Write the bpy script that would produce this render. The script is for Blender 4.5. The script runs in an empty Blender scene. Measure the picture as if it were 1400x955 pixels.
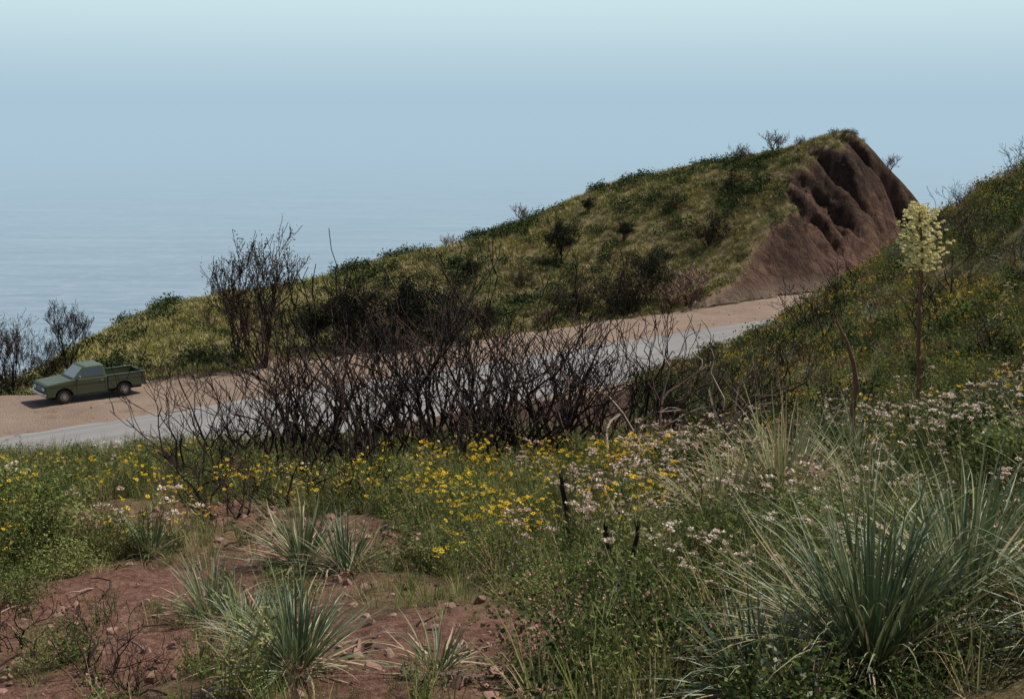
import bpy, bmesh, math, random
import numpy as np
from mathutils import Vector, Matrix
random.seed(7); RNG=np.random.default_rng(7)
sc=bpy.context.scene
COL=sc.collection
# ------------------------------------------------------------------ noise
def _h(xi,yi,seed):
    h=(xi*374761393+yi*668265263+seed*144269504)&0xffffffff
    h=((h^(h>>13))*1274126177)&0xffffffff
    return ((h^(h>>16))&0xffffffff)/4294967295.0
def vnoise(x,y,seed=0):
    x=np.asarray(x,float);y=np.asarray(y,float)
    xf=np.floor(x);yf=np.floor(y);xi=xf.astype(np.int64);yi=yf.astype(np.int64)
    u=x-xf;v=y-yf;u=u*u*(3-2*u);v=v*v*(3-2*v)
    a=_h(xi,yi,seed);b=_h(xi+1,yi,seed);c=_h(xi,yi+1,seed);d=_h(xi+1,yi+1,seed)
    return (a*(1-u)+b*u)*(1-v)+(c*(1-u)+d*u)*v
def fbm(x,y,seed=0,o=4):
    s=0;a=.5;t=0
    for i in range(o):
        s=s+a*vnoise(x*2**i+i*17.3,y*2**i-i*9.1,seed+i);t+=a;a*=.5
    return s/t
def sm(a,b,x):
    t=np.clip((x-a)/(b-a),0,1);return t*t*(3-2*t)
# ------------------------------------------------------------------ terrain
CP=np.array([
(0,0,-1.7),(0,5,-2.42),(0,7,-2.9),(0,10,-3.53),(0,15,-4.4),(0,22,-5.8),(0,35,-8.6),(0,48,-11.2),
(-2,5.5,-2.65),(-3.3,9,-3.5),(-4.7,13,-4.2),(-6.8,19,-5.45),(-9,25,-6.8),(-12,34,-9.7),
(-8,10,-3.9),(-14,20,-6.3),(-20,30,-9.5),(-10,0,-2.5),(-20,10,-5),
(2,5,-2.2),(3.5,10,-3.1),(5,14,-3.65),(7,20,-4.05),(10.4,30,-4.2),(15.8,47,-3.9),
(4,10,-2.75),(8,20,-3.3),(12,30,-2.8),(18,45,-2.1),(25,30,1.5),(26,50,0),(15,10,0),(10,0,0),
(.9,5,-2.4),(1.8,10,-3.4),(2.7,15,-4.3),(3.8,22,-5.5),(5.3,30,-6.6),(7.3,42,-8.1),(9.5,52,-9.9),
(7.5,30,-5.5),(11,44,-6.9),(13,52.4,-7.7),(14.9,51.9,-6.6),(15.5,50,-5.35),(26,62,-3),
(13.4,75,-9.5),(18,83.3,-5.3),(20.5,87.1,-3.66),(24.4,92,-1.8),(26.3,91.5,-3.7),(28.2,91,-5.6),(29.4,90.5,-7.1),(34,93,-11),(40,96,-15),
(24,86,-3.6),(20,80,-6),(28,86,-6),
(21.5,93,-2.3),(18.9,93,-2.85),(15.8,93,-3.6),(8.85,92,-4.9),(0,88,-7.65),(-6.7,83,-9.6),(-12.1,78,-10.6),(-16.4,73,-10.95),(-19.6,68,-11.1),(-21.2,62,-11.4),
(-6.7,57.9,-11),(5.8,66.7,-11),(10,69,-10.9),(13,84,-6.0),(3,78,-8.7),(-7,70,-10.5),(-13,63,-10.9),
(30,110,-14),(15,112,-14),(0,108,-19),(-12,98,-22),(-22,88,-24),(-30,70,-22),(-24,54,-13),(-32,55,-18),
(-30,120,-45),(30,150,-50),(0,150,-55),(-60,60,-45),(-60,110,-60),(60,120,-40),(-60,20,-28)],float)
def _phi(r2): return 0.5*r2*np.log(np.maximum(r2,1e-12))
_P=CP[:,:2]/50.;n_=len(_P)
_K=_phi(((_P[:,None]-_P[None])**2).sum(-1))+np.eye(n_)*2e-5
_Q=np.c_[np.ones(n_),_P]
_A=np.zeros((n_+3,n_+3));_A[:n_,:n_]=_K;_A[:n_,n_:]=_Q;_A[n_:,:n_]=_Q.T
_W=np.linalg.solve(_A,np.r_[CP[:,2],0,0,0])
def tps(x,y):
    sh=np.shape(x);X=np.ravel(x)/50.;Y=np.ravel(y)/50.;out=np.empty(X.shape)
    for i in range(0,len(X),20000):
        a=X[i:i+20000];b=Y[i:i+20000]
        r2=(a[:,None]-_P[:,0])**2+(b[:,None]-_P[:,1])**2
        out[i:i+20000]=_phi(r2)@_W[:n_]+_W[n_]+_W[n_+1]*a+_W[n_+2]*b
    return out.reshape(sh)
LX,LY=.778,.628
def road_ds(x,y):
    return -LY*(x+6)+LX*(y-51.8), LX*(x+6)+LY*(y-51.8)
ZR=-11.0
def terrain(x,y,full=False):
    x=np.asarray(x,float);y=np.asarray(y,float)
    d,s=road_ds(x,y)
    N=tps(x,y)
    far=np.where(d>0,-11-.6*d,-11-.32*d);far=np.maximum(far,-140);far=np.minimum(far,30)
    w=sm(95,150,np.hypot(x,y-60));N=N*(1-w)+far*w
    r=np.hypot(x,y)
    N=N+(fbm(x/6,y/6,3)-.5)*1.1*sm(14,60,r)+(fbm(x/1.6,y/1.6,9)-.5)*.32*sm(4,25,r)+(fbm(x/.5,y/.5,15,3)-.5)*.10
    edge=4.9+3.9*sm(8,18,-s)+(fbm(s/3,s*0,21)-.5)*1.0
    sw=s+(fbm(s/5,d/4.5,29)-.5)*3.6+d*.2
    # gullies running down the face, broad buttresses and small crumble
    dep=.35+1.3*vnoise(s/4.5,d/12,57)
    g1=1-np.abs(vnoise(sw/2.7,d/26,31)*2-1)*1.8
    g2=1-np.abs(vnoise(sw/1.2,d/14,43)*2-1)*1.8
    g3=1-np.abs(vnoise(sw/.55,d/7,47)*2-1)*1.9
    rill=-np.clip(g1,0,1)**1.2*2.3*dep-np.clip(g2,0,1)*.95*dep-np.clip(g3,0,1)*.30+(fbm(s/5,d/6,37)-.5)*3.4+(fbm(s/.7,d/.6,38)-.5)*1.0+1.15
    e1=np.maximum(d-edge,0)
    capS=ZR+1.22*e1+rill*sm(.5,4.0,e1)-.3*sm(0,2,e1)+.35*sm(0,1.2,e1)*fbm(s/1.5,d,39)
    e2=np.maximum(-d-7.3,0)
    capL=ZR+.8*e2+(fbm(s/1.5,d/5,41)-.5)*.8*sm(0,1.5,e2)
    hs=np.clip(N,ZR-.7*e1,np.maximum(capS,ZR-.7*e1));hl=np.clip(N,ZR-.7*e2,np.maximum(capL,ZR-.7*e2))
    h=np.where(d>edge,hs,np.where(d<-7.3,hl,ZR))
    inr=(d>-6.75)&(d<-.15)
    h=np.where(inr,ZR-.06,h)
    sh_=(d>=-.15)&(d<=edge)|((d<=-6.75)&(d>=-7.3))
    h=np.where(sh_,ZR+(fbm(x/1.2,y/1.2,51)-.6)*.09*sm(0,1,np.maximum(d,-6.75-d)),h)
    if full:
        shoulder=np.where(d>-3,1-sm(edge-.2,edge+1.0,d),1-sm(7.2,8.8,-d))
        cut=sm(.05,.6,N-capS)*(d>edge)+sm(.2,1.2,N-capL)*.9*(d<-7.3)
        cut=np.maximum(cut,sm(24.6,26.2,x)*(d>edge)*(y>80))
        bank=(d<-7.6)*sm(22,27,y)*(1-sm(.09,.13,x/np.maximum(y,1)))*sm(.28,.45,fbm(x/2.5,y/2.5,55)+.1)
        return h,d,s,edge,shoulder,np.clip(np.maximum(cut,bank*.8),0,1)
    return h
def gz(x,y): return float(terrain(np.array([x]),np.array([y]))[0])
# ------------------------------------------------------------------ materials
def new_mat(name):
    m=bpy.data.materials.new(name);m.use_nodes=True
    nt=m.node_tree;nt.nodes.clear()
    out=nt.nodes.new('ShaderNodeOutputMaterial')
    return m,nt,out
def N_(nt,t,**k):
    n=nt.nodes.new(t)
    for a,b in k.items(): setattr(n,a,b)
    return n
def mixc(nt,fac,a,b,blend='MIX'):
    n=nt.nodes.new('ShaderNodeMix');n.data_type='RGBA';n.blend_type=blend
    for sk,v in ((n.inputs[0],fac),(n.inputs[6],a),(n.inputs[7],b)):
        if hasattr(v,'is_linked'): nt.links.new(v,sk)
        elif isinstance(v,(tuple,list)): sk.default_value=(*v[:3],1)
        else: sk.default_value=v
    return n.outputs[2]
def noise(nt,scale,detail=5,rough=.6,vec=None,dist=0):
    n=nt.nodes.new('ShaderNodeTexNoise');n.inputs['Scale'].default_value=scale
    n.inputs['Detail'].default_value=detail;n.inputs['Roughness'].default_value=rough;n.inputs['Distortion'].default_value=dist
    if vec is not None: nt.links.new(vec,n.inputs['Vector'])
    return n.outputs['Fac']
def ramp(nt,fac,a,b,c0=(0,0,0),c1=(1,1,1)):
    n=nt.nodes.new('ShaderNodeValToRGB');n.color_ramp.elements[0].position=a;n.color_ramp.elements[1].position=b
    n.color_ramp.elements[0].color=(*c0,1);n.color_ramp.elements[1].color=(*c1,1)
    nt.links.new(fac,n.inputs[0]);return n.outputs[0]
def bump(nt,h,strength,dist):
    b=nt.nodes.new('ShaderNodeBump');b.inputs['Strength'].default_value=strength;b.inputs['Distance'].default_value=dist
    nt.links.new(h,b.inputs['Height']);return b.outputs[0]
def simple(name,col,rough=.7,metal=0,var=.25,nscale=8,spec=.3):
    m,nt,out=new_mat(name)
    p=N_(nt,'ShaderNodeBsdfPrincipled');tc=N_(nt,'ShaderNodeTexCoord')
    f=noise(nt,nscale,4,.6,tc.outputs['Object'])
    c=mixc(nt,f,tuple(v*(1-var) for v in col),tuple(min(1,v*(1+var)) for v in col))
    nt.links.new(c,p.inputs['Base Color']);p.inputs['Roughness'].default_value=rough;p.inputs['Metallic'].default_value=metal
    p.inputs['Specular IOR Level'].default_value=spec
    nt.links.new(p.outputs[0],out.inputs[0]);return m
def leafmat(name,c0,c1,trans=.25,gloss=0,rough=.5):
    m,nt,out=new_mat(name)
    oi=N_(nt,'ShaderNodeObjectInfo');geo=N_(nt,'ShaderNodeNewGeometry')
    f=noise(nt,3.0,2,.7,geo.outputs['Position'])
    add=N_(nt,'ShaderNodeMath',operation='ADD');nt.links.new(oi.outputs['Random'],add.inputs[0]);nt.links.new(f,add.inputs[1])
    mul=N_(nt,'ShaderNodeMath',operation='MULTIPLY');nt.links.new(add.outputs[0],mul.inputs[0]);mul.inputs[1].default_value=.5
    c=mixc(nt,ramp(nt,mul.outputs[0],.25,.78),c0,c1)
    p=N_(nt,'ShaderNodeBsdfDiffuse');nt.links.new(c,p.inputs[0]);cur=p.outputs[0]
    if trans:
        t=N_(nt,'ShaderNodeBsdfTranslucent');nt.links.new(c,t.inputs['Color'])
        ms=N_(nt,'ShaderNodeMixShader');ms.inputs[0].default_value=trans
        nt.links.new(cur,ms.inputs[1]);nt.links.new(t.outputs[0],ms.inputs[2]);cur=ms.outputs[0]
    if gloss:
        g=N_(nt,'ShaderNodeBsdfGlossy');g.inputs['Roughness'].default_value=rough;g.inputs['Color'].default_value=(.8,.85,.85,1)
        ms=N_(nt,'ShaderNodeMixShader');ms.inputs[0].default_value=gloss
        nt.links.new(cur,ms.inputs[1]);nt.links.new(g.outputs[0],ms.inputs[2]);cur=ms.outputs[0]
    nt.links.new(cur,out.inputs[0])
    return m
M={}
M['h_dark']=leafmat('hill_leaf_dark',(.028,.042,.022),(.064,.082,.038),0)
M['h_green']=leafmat('hill_leaf_green',(.085,.115,.040),(.155,.19,.062),0)
M['h_olive']=leafmat('hill_leaf_olive',(.15,.145,.062),(.25,.23,.098),0)
M['h_light']=leafmat('hill_leaf_light',(.20,.225,.075),(.32,.32,.115),0)
M['h_grey']=leafmat('hill_leaf_grey',(.15,.16,.12),(.25,.255,.20),0)
M['h_yellow']=leafmat('hill_leaf_yellow',(.36,.31,.05),(.54,.43,.08),0)
M['h_brown']=leafmat('hill_leaf_brown',(.14,.085,.055),(.26,.17,.11),0)
M['hg1']=leafmat('hill_grass_green',(.13,.155,.052),(.23,.255,.088),0)
M['hg2']=leafmat('hill_grass_olive',(.23,.225,.09),(.37,.335,.14),0)
M['hg3']=leafmat('hill_grass_dry',(.34,.285,.14),(.50,.41,.21),0)
M['leaf_dark']=leafmat('leaf_dark',(.026,.044,.018),(.060,.088,.034),.12)
M['leaf_green']=leafmat('leaf_green',(.060,.095,.028),(.132,.172,.050))
M['leaf_light']=leafmat('leaf_light',(.155,.195,.065),(.275,.295,.112))
M['leaf_olive']=leafmat('leaf_olive',(.095,.100,.040),(.22,.192,.076),.12)
M['leaf_grey']=leafmat('leaf_grey',(.145,.160,.115),(.26,.265,.20),.12)
M['leaf_yellow']=leafmat('leaf_yellow',(.30,.27,.04),(.50,.40,.07))
M['leaf_brown']=leafmat('leaf_brown',(.11,.060,.040),(.25,.155,.095),.1)
M['leaf_scorched']=leafmat('leaf_scorched',(.014,.016,.014),(.040,.040,.028),0)
M['yucca']=leafmat('yucca_leaf',(.058,.095,.048),(.130,.172,.085),.15,.05,.5)
M['yucca2']=leafmat('yucca_leaf_pale',(.18,.21,.10),(.32,.33,.18),.15,.03,.5)
M['dry']=leafmat('dry_leaf',(.34,.26,.17),(.56,.45,.31),.12)
M['grass']=leafmat('grass_blade',(.085,.118,.034),(.215,.228,.074),.3)
M['grass_dry']=leafmat('grass_dry',(.29,.235,.13),(.47,.385,.22),.25)
M['stem']=leafmat('green_stem',(.095,.125,.048),(.21,.225,.095),0)
M['stem_red']=leafmat('brown_stem',(.15,.10,.065),(.27,.18,.11),0)
M['petal']=leafmat('yellow_petal',(.78,.46,.015),(.90,.66,.05),.25)
M['orange']=leafmat('orange_petal',(.75,.32,.03),(.85,.45,.04),.25)
M['disc']=simple('flower_disc',(.16,.08,.02))
M['buck']=leafmat('buckwheat_head',(.54,.40,.33),(.80,.70,.60),.15)
M['cream']=leafmat('yucca_blossom',(.68,.62,.30),(.86,.80,.48),.3)
M['pink']=simple('pink_bud',(.42,.17,.16))
M['char']=simple('charred_wood',(.020,.015,.014),.8,0,.6,9,.2)
M['charbrown']=simple('burnt_bark',(.058,.033,.026),.85,0,.6,6,.15)
M['redwood']=simple('scorched_red_wood',(.17,.085,.06),.8,0,.5,10,.2)
M['greywood']=simple('grey_dead_wood',(.25,.195,.16),.8,0,.4,7,.2)
M['rock']=simple('rock_brown',(.23,.14,.11),.9,0,.5,3,.2)
# ------------------------------------------------------------------ mesh builder
class MB:
    def __init__(s): s.v=[];s.f=[];s.m=[];s.mats=[]
    def mi(s,k):
        if k not in s.mats: s.mats.append(k)
        return s.mats.index(k)
    def face(s,vs,k):
        b=len(s.v);s.v.extend(tuple(p) for p in vs);s.f.append(tuple(range(b,b+len(vs))));s.m.append(s.mi(k))
    def tube(s,pts,rad,k,sides=4):
        m=s.mi(k);prev=None;n=len(pts)
        for i in range(n):
            t=(pts[min(i+1,n-1)]-pts[max(i-1,0)])
            t=t.normalized() if t.length>1e-9 else Vector((0,0,1))
            a=t.cross(Vector((.31,.93,.17)));a=a.normalized() if a.length>1e-4 else Vector((1,0,0));b=t.cross(a)
            base=len(s.v)
            for j in range(sides):
                an=2*math.pi*j/sides;q=pts[i]+(a*math.cos(an)+b*math.sin(an))*rad[i];s.v.append(tuple(q))
            if prev is not None:
                for j in range(sides):
                    s.f.append((prev+j,prev+(j+1)%sides,base+(j+1)%sides,base+j));s.m.append(m)
            prev=base
        s.f.append(tuple(range(prev,prev+sides)));s.m.append(m)
    def blade(s,base,az,el,L,w,droop,k,segs=4,fold=0.0,curlaz=0):
        m=s.mi(k);p=Vector(base);prev=None;
        for i in range(segs+1):
            t=i/segs
            ww=w*(1-t**2.0)*.5*(.75+.5*min(1,t*3)) if i<segs else 0.0004
            sd=Vector((-math.sin(az),math.cos(az),0))
            upn=Vector((-math.cos(az)*math.sin(el),-math.sin(az)*math.sin(el),math.cos(el)))
            b=len(s.v)
            if fold: s.v.extend([tuple(p-sd*ww+upn*ww*fold),tuple(p),tuple(p+sd*ww+upn*ww*fold)]);c=3
            else: s.v.extend([tuple(p-sd*ww),tuple(p+sd*ww)]);c=2
            if prev is not None:
                for j in range(c-1): s.f.append((prev+j,prev+j+1,b+j+1,b+j));s.m.append(m)
            prev=b
            p=p+Vector((math.cos(az)*math.cos(el),math.sin(az)*math.cos(el),math.sin(el)))*(L/segs)
            el-=droop*(.4+1.2*t)/segs;az+=curlaz/segs
    def leaf(s,p,size,k,rng,asp=.5,d=None):
        if d is None: d=Vector((rng.gauss(0,1),rng.gauss(0,1),rng.gauss(.3,.8)))
        d=d.normalized();a=d.cross(Vector((rng.gauss(0,1),rng.gauss(0,1),rng.gauss(0,1)))).normalized()
        s.face([p,p+d*size*.45+a*size*asp*.5,p+d*size,p+d*size*.45-a*size*asp*.5],k)
    def mesh(s,name):
        me=bpy.data.meshes.new(name);me.from_pydata(s.v,[],s.f)
        me.polygons.foreach_set('material_index',s.m)
        for k in s.mats: me.materials.append(M[k])
        me.update();return me
def obj(name,me,loc=(0,0,0),rot=(0,0,0),scl=1,parent=None,link=True):
    o=bpy.data.objects.new(name,me);o.location=loc;o.rotation_euler=rot
    o.scale=(scl,)*3 if not hasattr(scl,'__len__') else scl
    if link: COL.objects.link(o)
    if parent: o.parent=parent
    return o
# ------------------------------------------------------------------ ground
def axis(parts):
    a=[]
    for lo,hi,st in parts: a.append(np.arange(lo,hi,st))
    return np.concatenate(a)
xs=axis([(-4000,-400,400),(-400,-100,20),(-100,-40,3),(-40,-10,.4),(-10,9,.14),(9,36,.18),(36,100,3),(100,400,20),(400,4001,400)])
ys=axis([(-4000,-400,400),(-400,-40,20),(-40,2,2),(2,20,.11),(20,50,.35),(50,66,.3),(66,100,.16),(100,150,2),(150,400,15),(400,1201,200)])
GX,GY=np.meshgrid(xs,ys)
H,D_,S_,E_,SH,CUT=terrain(GX,GY,True)
def grid_mesh(name,X,Y,Z):
    ny,nx=X.shape;me=bpy.data.meshes.new(name)
    me.vertices.add(nx*ny);me.vertices.foreach_set('co',np.stack([X,Y,Z],-1).ravel())
    i=np.arange(nx*ny).reshape(ny,nx)
    q=np.stack([i[:-1,:-1],i[:-1,1:],i[1:,1:],i[1:,:-1]],-1).reshape(-1,4)
    me.loops.add(q.size);me.loops.foreach_set('vertex_index',q.ravel())
    me.polygons.add(len(q));me.polygons.foreach_set('loop_start',np.arange(0,q.size,4))
    me.polygons.foreach_set('use_smooth',np.ones(len(q),bool))
    me.update();me.validate();return me
def bare_mask(x,y):
    m=np.exp(-(((x+2.5)/1.75)**2+((y-7.6)/3.2)**2)**2)
    m=np.maximum(m,np.exp(-(((x+.4)/.85)**2+((y-6.2)/1.5)**2)**2))
    m=np.maximum(m,.85*np.exp(-(((x+1.8)/1.1)**2+((y-10.8)/1.3)**2)**2))
    m=np.maximum(m,.85*np.exp(-(((x+3.6)/1.4)**2+((y-12.3)/1.0)**2)**2))
    return np.clip(m*1.25+(fbm(x*1.3,y*1.3,77)-.5)*1.4*(m>.03),0,1)
NEARMASK=(GY>1)&(GY<22)&(np.abs(GX)<14)
micro=((fbm(GX*4,GY*4,201,4)-.5)*.12+(fbm(GX*1.5,GY*1.5,205,3)-.5)*.12)*NEARMASK
BARE=bare_mask(GX,GY)
gm=grid_mesh('ground',GX,GY,H+micro*BARE)
ca=gm.color_attributes.new('zone','FLOAT_COLOR','POINT')
VEG=(1-SH)*(1-CUT)*(1-BARE)
ca.data.foreach_set('color',np.stack([SH,VEG,CUT,np.ones_like(SH)],-1).ravel().astype(np.float32))
m,nt,out=new_mat('earth')
at=N_(nt,'ShaderNodeVertexColor');at.layer_name='zone';sep=N_(nt,'ShaderNodeSeparateColor');nt.links.new(at.outputs[0],sep.inputs[0])
geo=N_(nt,'ShaderNodeNewGeometry');pos=geo.outputs['Position']
n1=noise(nt,1.2,8,.65,pos);n2=noise(nt,14,6,.7,pos);n3=noise(nt,.35,6,.6,pos)
soil=mixc(nt,ramp(nt,n1,.3,.7),(.100,.047,.034),(.215,.110,.080))
soil=mixc(nt,ramp(nt,n2,.48,.75),soil,(.31,.20,.155))
soil=mixc(nt,ramp(nt,n2,.25,.45,(1,1,1),(0,0,0)),soil,(.038,.022,.017))
veg=mixc(nt,ramp(nt,n1,.35,.65),(.090,.070,.038),(.20,.165,.085))
tan=mixc(nt,ramp(nt,n3,.3,.7),(.195,.143,.112),(.29,.222,.178))
tan=mixc(nt,ramp(nt,n2,.5,.8),tan,(.34,.28,.235))
tan=mixc(nt,ramp(nt,n1,.58,.70),tan,(.16,.115,.090))
mp=N_(nt,'ShaderNodeMapping');mp.inputs['Scale'].default_value=(1,1,.35);nt.links.new(pos,mp.inputs[0])
n4=noise(nt,1.5,9,.75,mp.outputs[0],.5);n5=noise(nt,.25,5,.65,pos)
cut=mixc(nt,ramp(nt,n4,.38,.62),(.060,.035,.027),(.225,.135,.100))  # soil tone with elongated dark streaks painted in as shadow
cut=mixc(nt,ramp(nt,n5,.44,.58),cut,mixc(nt,.5,cut,(.04,.029,.025)))
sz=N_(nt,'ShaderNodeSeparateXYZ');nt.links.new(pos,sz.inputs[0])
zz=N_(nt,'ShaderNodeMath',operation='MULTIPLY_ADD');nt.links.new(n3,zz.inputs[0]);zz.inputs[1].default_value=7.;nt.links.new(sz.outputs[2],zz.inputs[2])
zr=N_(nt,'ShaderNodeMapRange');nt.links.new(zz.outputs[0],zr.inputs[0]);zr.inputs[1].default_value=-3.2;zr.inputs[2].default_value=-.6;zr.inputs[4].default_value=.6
cut=mixc(nt,zr.outputs[0],cut,(.052,.038,.032))  # overhang shade painted in: cut colour darkens by height towards the top
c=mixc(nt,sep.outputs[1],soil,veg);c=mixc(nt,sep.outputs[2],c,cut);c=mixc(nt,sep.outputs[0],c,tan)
p=N_(nt,'ShaderNodeBsdfPrincipled');nt.links.new(c,p.inputs['Base Color']);p.inputs['Roughness'].default_value=.95;p.inputs['Specular IOR Level'].default_value=.1
h4=N_(nt,'ShaderNodeMath',operation='MULTIPLY');nt.links.new(n4,h4.inputs[0]);nt.links.new(sep.outputs[2],h4.inputs[1])
h5=N_(nt,'ShaderNodeMath',operation='MULTIPLY_ADD');nt.links.new(h4.outputs[0],h5.inputs[0]);h5.inputs[1].default_value=12.;nt.links.new(n2,h5.inputs[2])
nt.links.new(bump(nt,h5.outputs[0],1.0,.09),p.inputs['Normal']);nt.links.new(p.outputs[0],out.inputs[0])
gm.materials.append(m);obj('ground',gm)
# ------------------------------------------------------------------ road
ss=np.arange(-160,160,.5);k=13
R=np.zeros((k,len(ss),3))
for j in range(k):
    f=j/(k-1);dd=-6.8+6.8*f
    jit=(fbm(ss/1.1,ss*0+j,61,3)-.5)*(.55 if j in(0,k-1) else 0)
    d_=dd+jit
    R[j,:,0]=-6+LX*ss-LY*d_;R[j,:,1]=51.8+LY*ss+LX*d_
    R[j,:,2]=ZR+.012+.07*(1-(2*f-1)**2)-(.03 if j in (0,k-1) else 0)
rm=grid_mesh('road',R[:,:,0],R[:,:,1],R[:,:,2])
m,nt,out=new_mat('worn_asphalt')
tc=N_(nt,'ShaderNodeTexCoord');mp=N_(nt,'ShaderNodeMapping');mp.vector_type='TEXTURE';mp.inputs['Rotation'].default_value=(0,0,math.atan2(LY,LX));nt.links.new(tc.outputs['Object'],mp.inputs[0])
mp2=N_(nt,'ShaderNodeMapping');mp2.inputs['Scale'].default_value=(.07,1.1,1);nt.links.new(mp.outputs[0],mp2.inputs[0])
a=noise(nt,1.0,5,.6,mp2.outputs[0]);b=noise(nt,40,3,.7,mp.outputs[0]);c3=noise(nt,.4,6,.65,mp.outputs[0])
c=mixc(nt,ramp(nt,a,.35,.65),(.135,.135,.138),(.225,.225,.225));c=mixc(nt,ramp(nt,b,.4,.7),c,mixc(nt,.5,c,(.29,.285,.28)))
c=mixc(nt,ramp(nt,c3,.60,.74),c,(.21,.19,.175))
vo=N_(nt,'ShaderNodeTexVoronoi',feature='DISTANCE_TO_EDGE');vo.inputs['Scale'].default_value=.35
nz=N_(nt,'ShaderNodeTexNoise');nz.inputs['Scale'].default_value=1.5;nt.links.new(mp.outputs[0],nz.inputs['Vector'])
nt.links.new(mixc(nt,.35,mp.outputs[0],nz.outputs['Color']),vo.inputs['Vector'])
c=mixc(nt,ramp(nt,vo.outputs['Distance'],.004,.012,(.55,.55,.55),(0,0,0)),c,(.07,.07,.07))
p=N_(nt,'ShaderNodeBsdfPrincipled');nt.links.new(c,p.inputs['Base Color']);p.inputs['Roughness'].default_value=.85;p.inputs['Specular IOR Level'].default_value=.25
nt.links.new(bump(nt,b,.3,.01),p.inputs['Normal']);nt.links.new(p.outputs[0],out.inputs[0])
rm.materials.append(m);obj('road',rm)
# ------------------------------------------------------------------ ocean
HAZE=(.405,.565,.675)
ox=np.linspace(-60000,60000,41);oy=np.linspace(-2000,90000,41);OX,OY=np.meshgrid(ox,oy)
om=grid_mesh('ocean',OX,OY,OX*0-120.)
m,nt,out=new_mat('sea_water')
geo=N_(nt,'ShaderNodeNewGeometry');pos=geo.outputs['Position']
mp=N_(nt,'ShaderNodeMapping');mp.inputs['Scale'].default_value=(.006,.03,1);mp.inputs['Rotation'].default_value=(0,0,.06);nt.links.new(pos,mp.inputs[0])
mp3=N_(nt,'ShaderNodeMapping');mp3.inputs['Scale'].default_value=(.05,.13,1);nt.links.new(pos,mp3.inputs[0])
st=noise(nt,1.0,7,.65,mp.outputs[0],.3);wv=noise(nt,1.0,6,.75,mp3.outputs[0])
c=mixc(nt,ramp(nt,st,.36,.68),(.080,.105,.150),(.20,.235,.28))
c=mixc(nt,ramp(nt,wv,.5,.72),c,(.32,.35,.385))
p=N_(nt,'ShaderNodeBsdfPrincipled');nt.links.new(c,p.inputs['Base Color']);p.inputs['Roughness'].default_value=.5;p.inputs['Specular IOR Level'].default_value=.3
nt.links.new(bump(nt,wv,.4,1.2),p.inputs['Normal'])
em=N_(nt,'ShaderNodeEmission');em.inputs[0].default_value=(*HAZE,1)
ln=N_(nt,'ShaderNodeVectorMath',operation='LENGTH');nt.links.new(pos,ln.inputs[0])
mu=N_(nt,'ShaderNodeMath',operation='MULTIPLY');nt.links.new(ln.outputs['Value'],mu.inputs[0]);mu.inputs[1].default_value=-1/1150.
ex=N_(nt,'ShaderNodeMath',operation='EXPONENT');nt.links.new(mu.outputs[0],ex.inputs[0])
ms=N_(nt,'ShaderNodeMixShader');nt.links.new(ex.outputs[0],ms.inputs[0]);nt.links.new(em.outputs[0],ms.inputs[1]);nt.links.new(p.outputs[0],ms.inputs[2])  # distance haze painted over the water as emission, stronger farther out
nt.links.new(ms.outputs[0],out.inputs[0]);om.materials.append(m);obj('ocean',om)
# ------------------------------------------------------------------ world & sun
SUN=Vector((.62,.30,0)).normalized()*math.cos(math.radians(54))+Vector((0,0,math.sin(math.radians(54))))
w=bpy.data.worlds.new('World');sc.world=w;w.use_nodes=True;nt=w.node_tree;nt.nodes.clear()
out=nt.nodes.new('ShaderNodeOutputWorld')
sky=N_(nt,'ShaderNodeTexSky',sky_type='NISHITA');sky.sun_disc=False;sky.sun_elevation=math.radians(54);sky.sun_rotation=math.atan2(SUN.x,SUN.y)
sky.dust_density=3;sky.altitude=150
bg=N_(nt,'ShaderNodeBackground');nt.links.new(sky.outputs[0],bg.inputs[0]);bg.inputs[1].default_value=.09
tc=N_(nt,'ShaderNodeTexCoord');sp=N_(nt,'ShaderNodeSeparateXYZ');nt.links.new(tc.outputs['Generated'],sp.inputs[0])
mr=N_(nt,'ShaderNodeMapRange');nt.links.new(sp.outputs[2],mr.inputs[0]);mr.inputs[1].default_value=0.0;mr.inputs[2].default_value=.105
mr.interpolation_type='SMOOTHSTEP'
hz=mixc(nt,mr.outputs[0],HAZE,(.62,.79,.835))
bg2=N_(nt,'ShaderNodeBackground');nt.links.new(hz,bg2.inputs[0]);bg2.inputs[1].default_value=1
mr2=N_(nt,'ShaderNodeMapRange');nt.links.new(sp.outputs[2],mr2.inputs[0]);mr2.inputs[1].default_value=.10;mr2.inputs[2].default_value=.40
ms=N_(nt,'ShaderNodeMixShader');nt.links.new(mr2.outputs[0],ms.inputs[0]);nt.links.new(bg2.outputs[0],ms.inputs[1]);nt.links.new(bg.outputs[0],ms.inputs[2])
nt.links.new(ms.outputs[0],out.inputs[0])
sl=bpy.data.lights.new('sun','SUN');sl.energy=5.0;sl.angle=math.radians(.6);sl.color=(1,.925,.80)
so=bpy.data.objects.new('sun',sl);COL.objects.link(so);so.rotation_euler=SUN.to_track_quat('Z','Y').to_euler()
# ------------------------------------------------------------------ camera
cam=bpy.data.cameras.new('camera');cam.lens=45;cam.sensor_width=36;cam.clip_end=200000;cam.clip_start=.1
co=bpy.data.objects.new('camera',cam);COL.objects.link(co);co.rotation_euler=(math.radians(79.4),0,0);sc.camera=co
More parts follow.
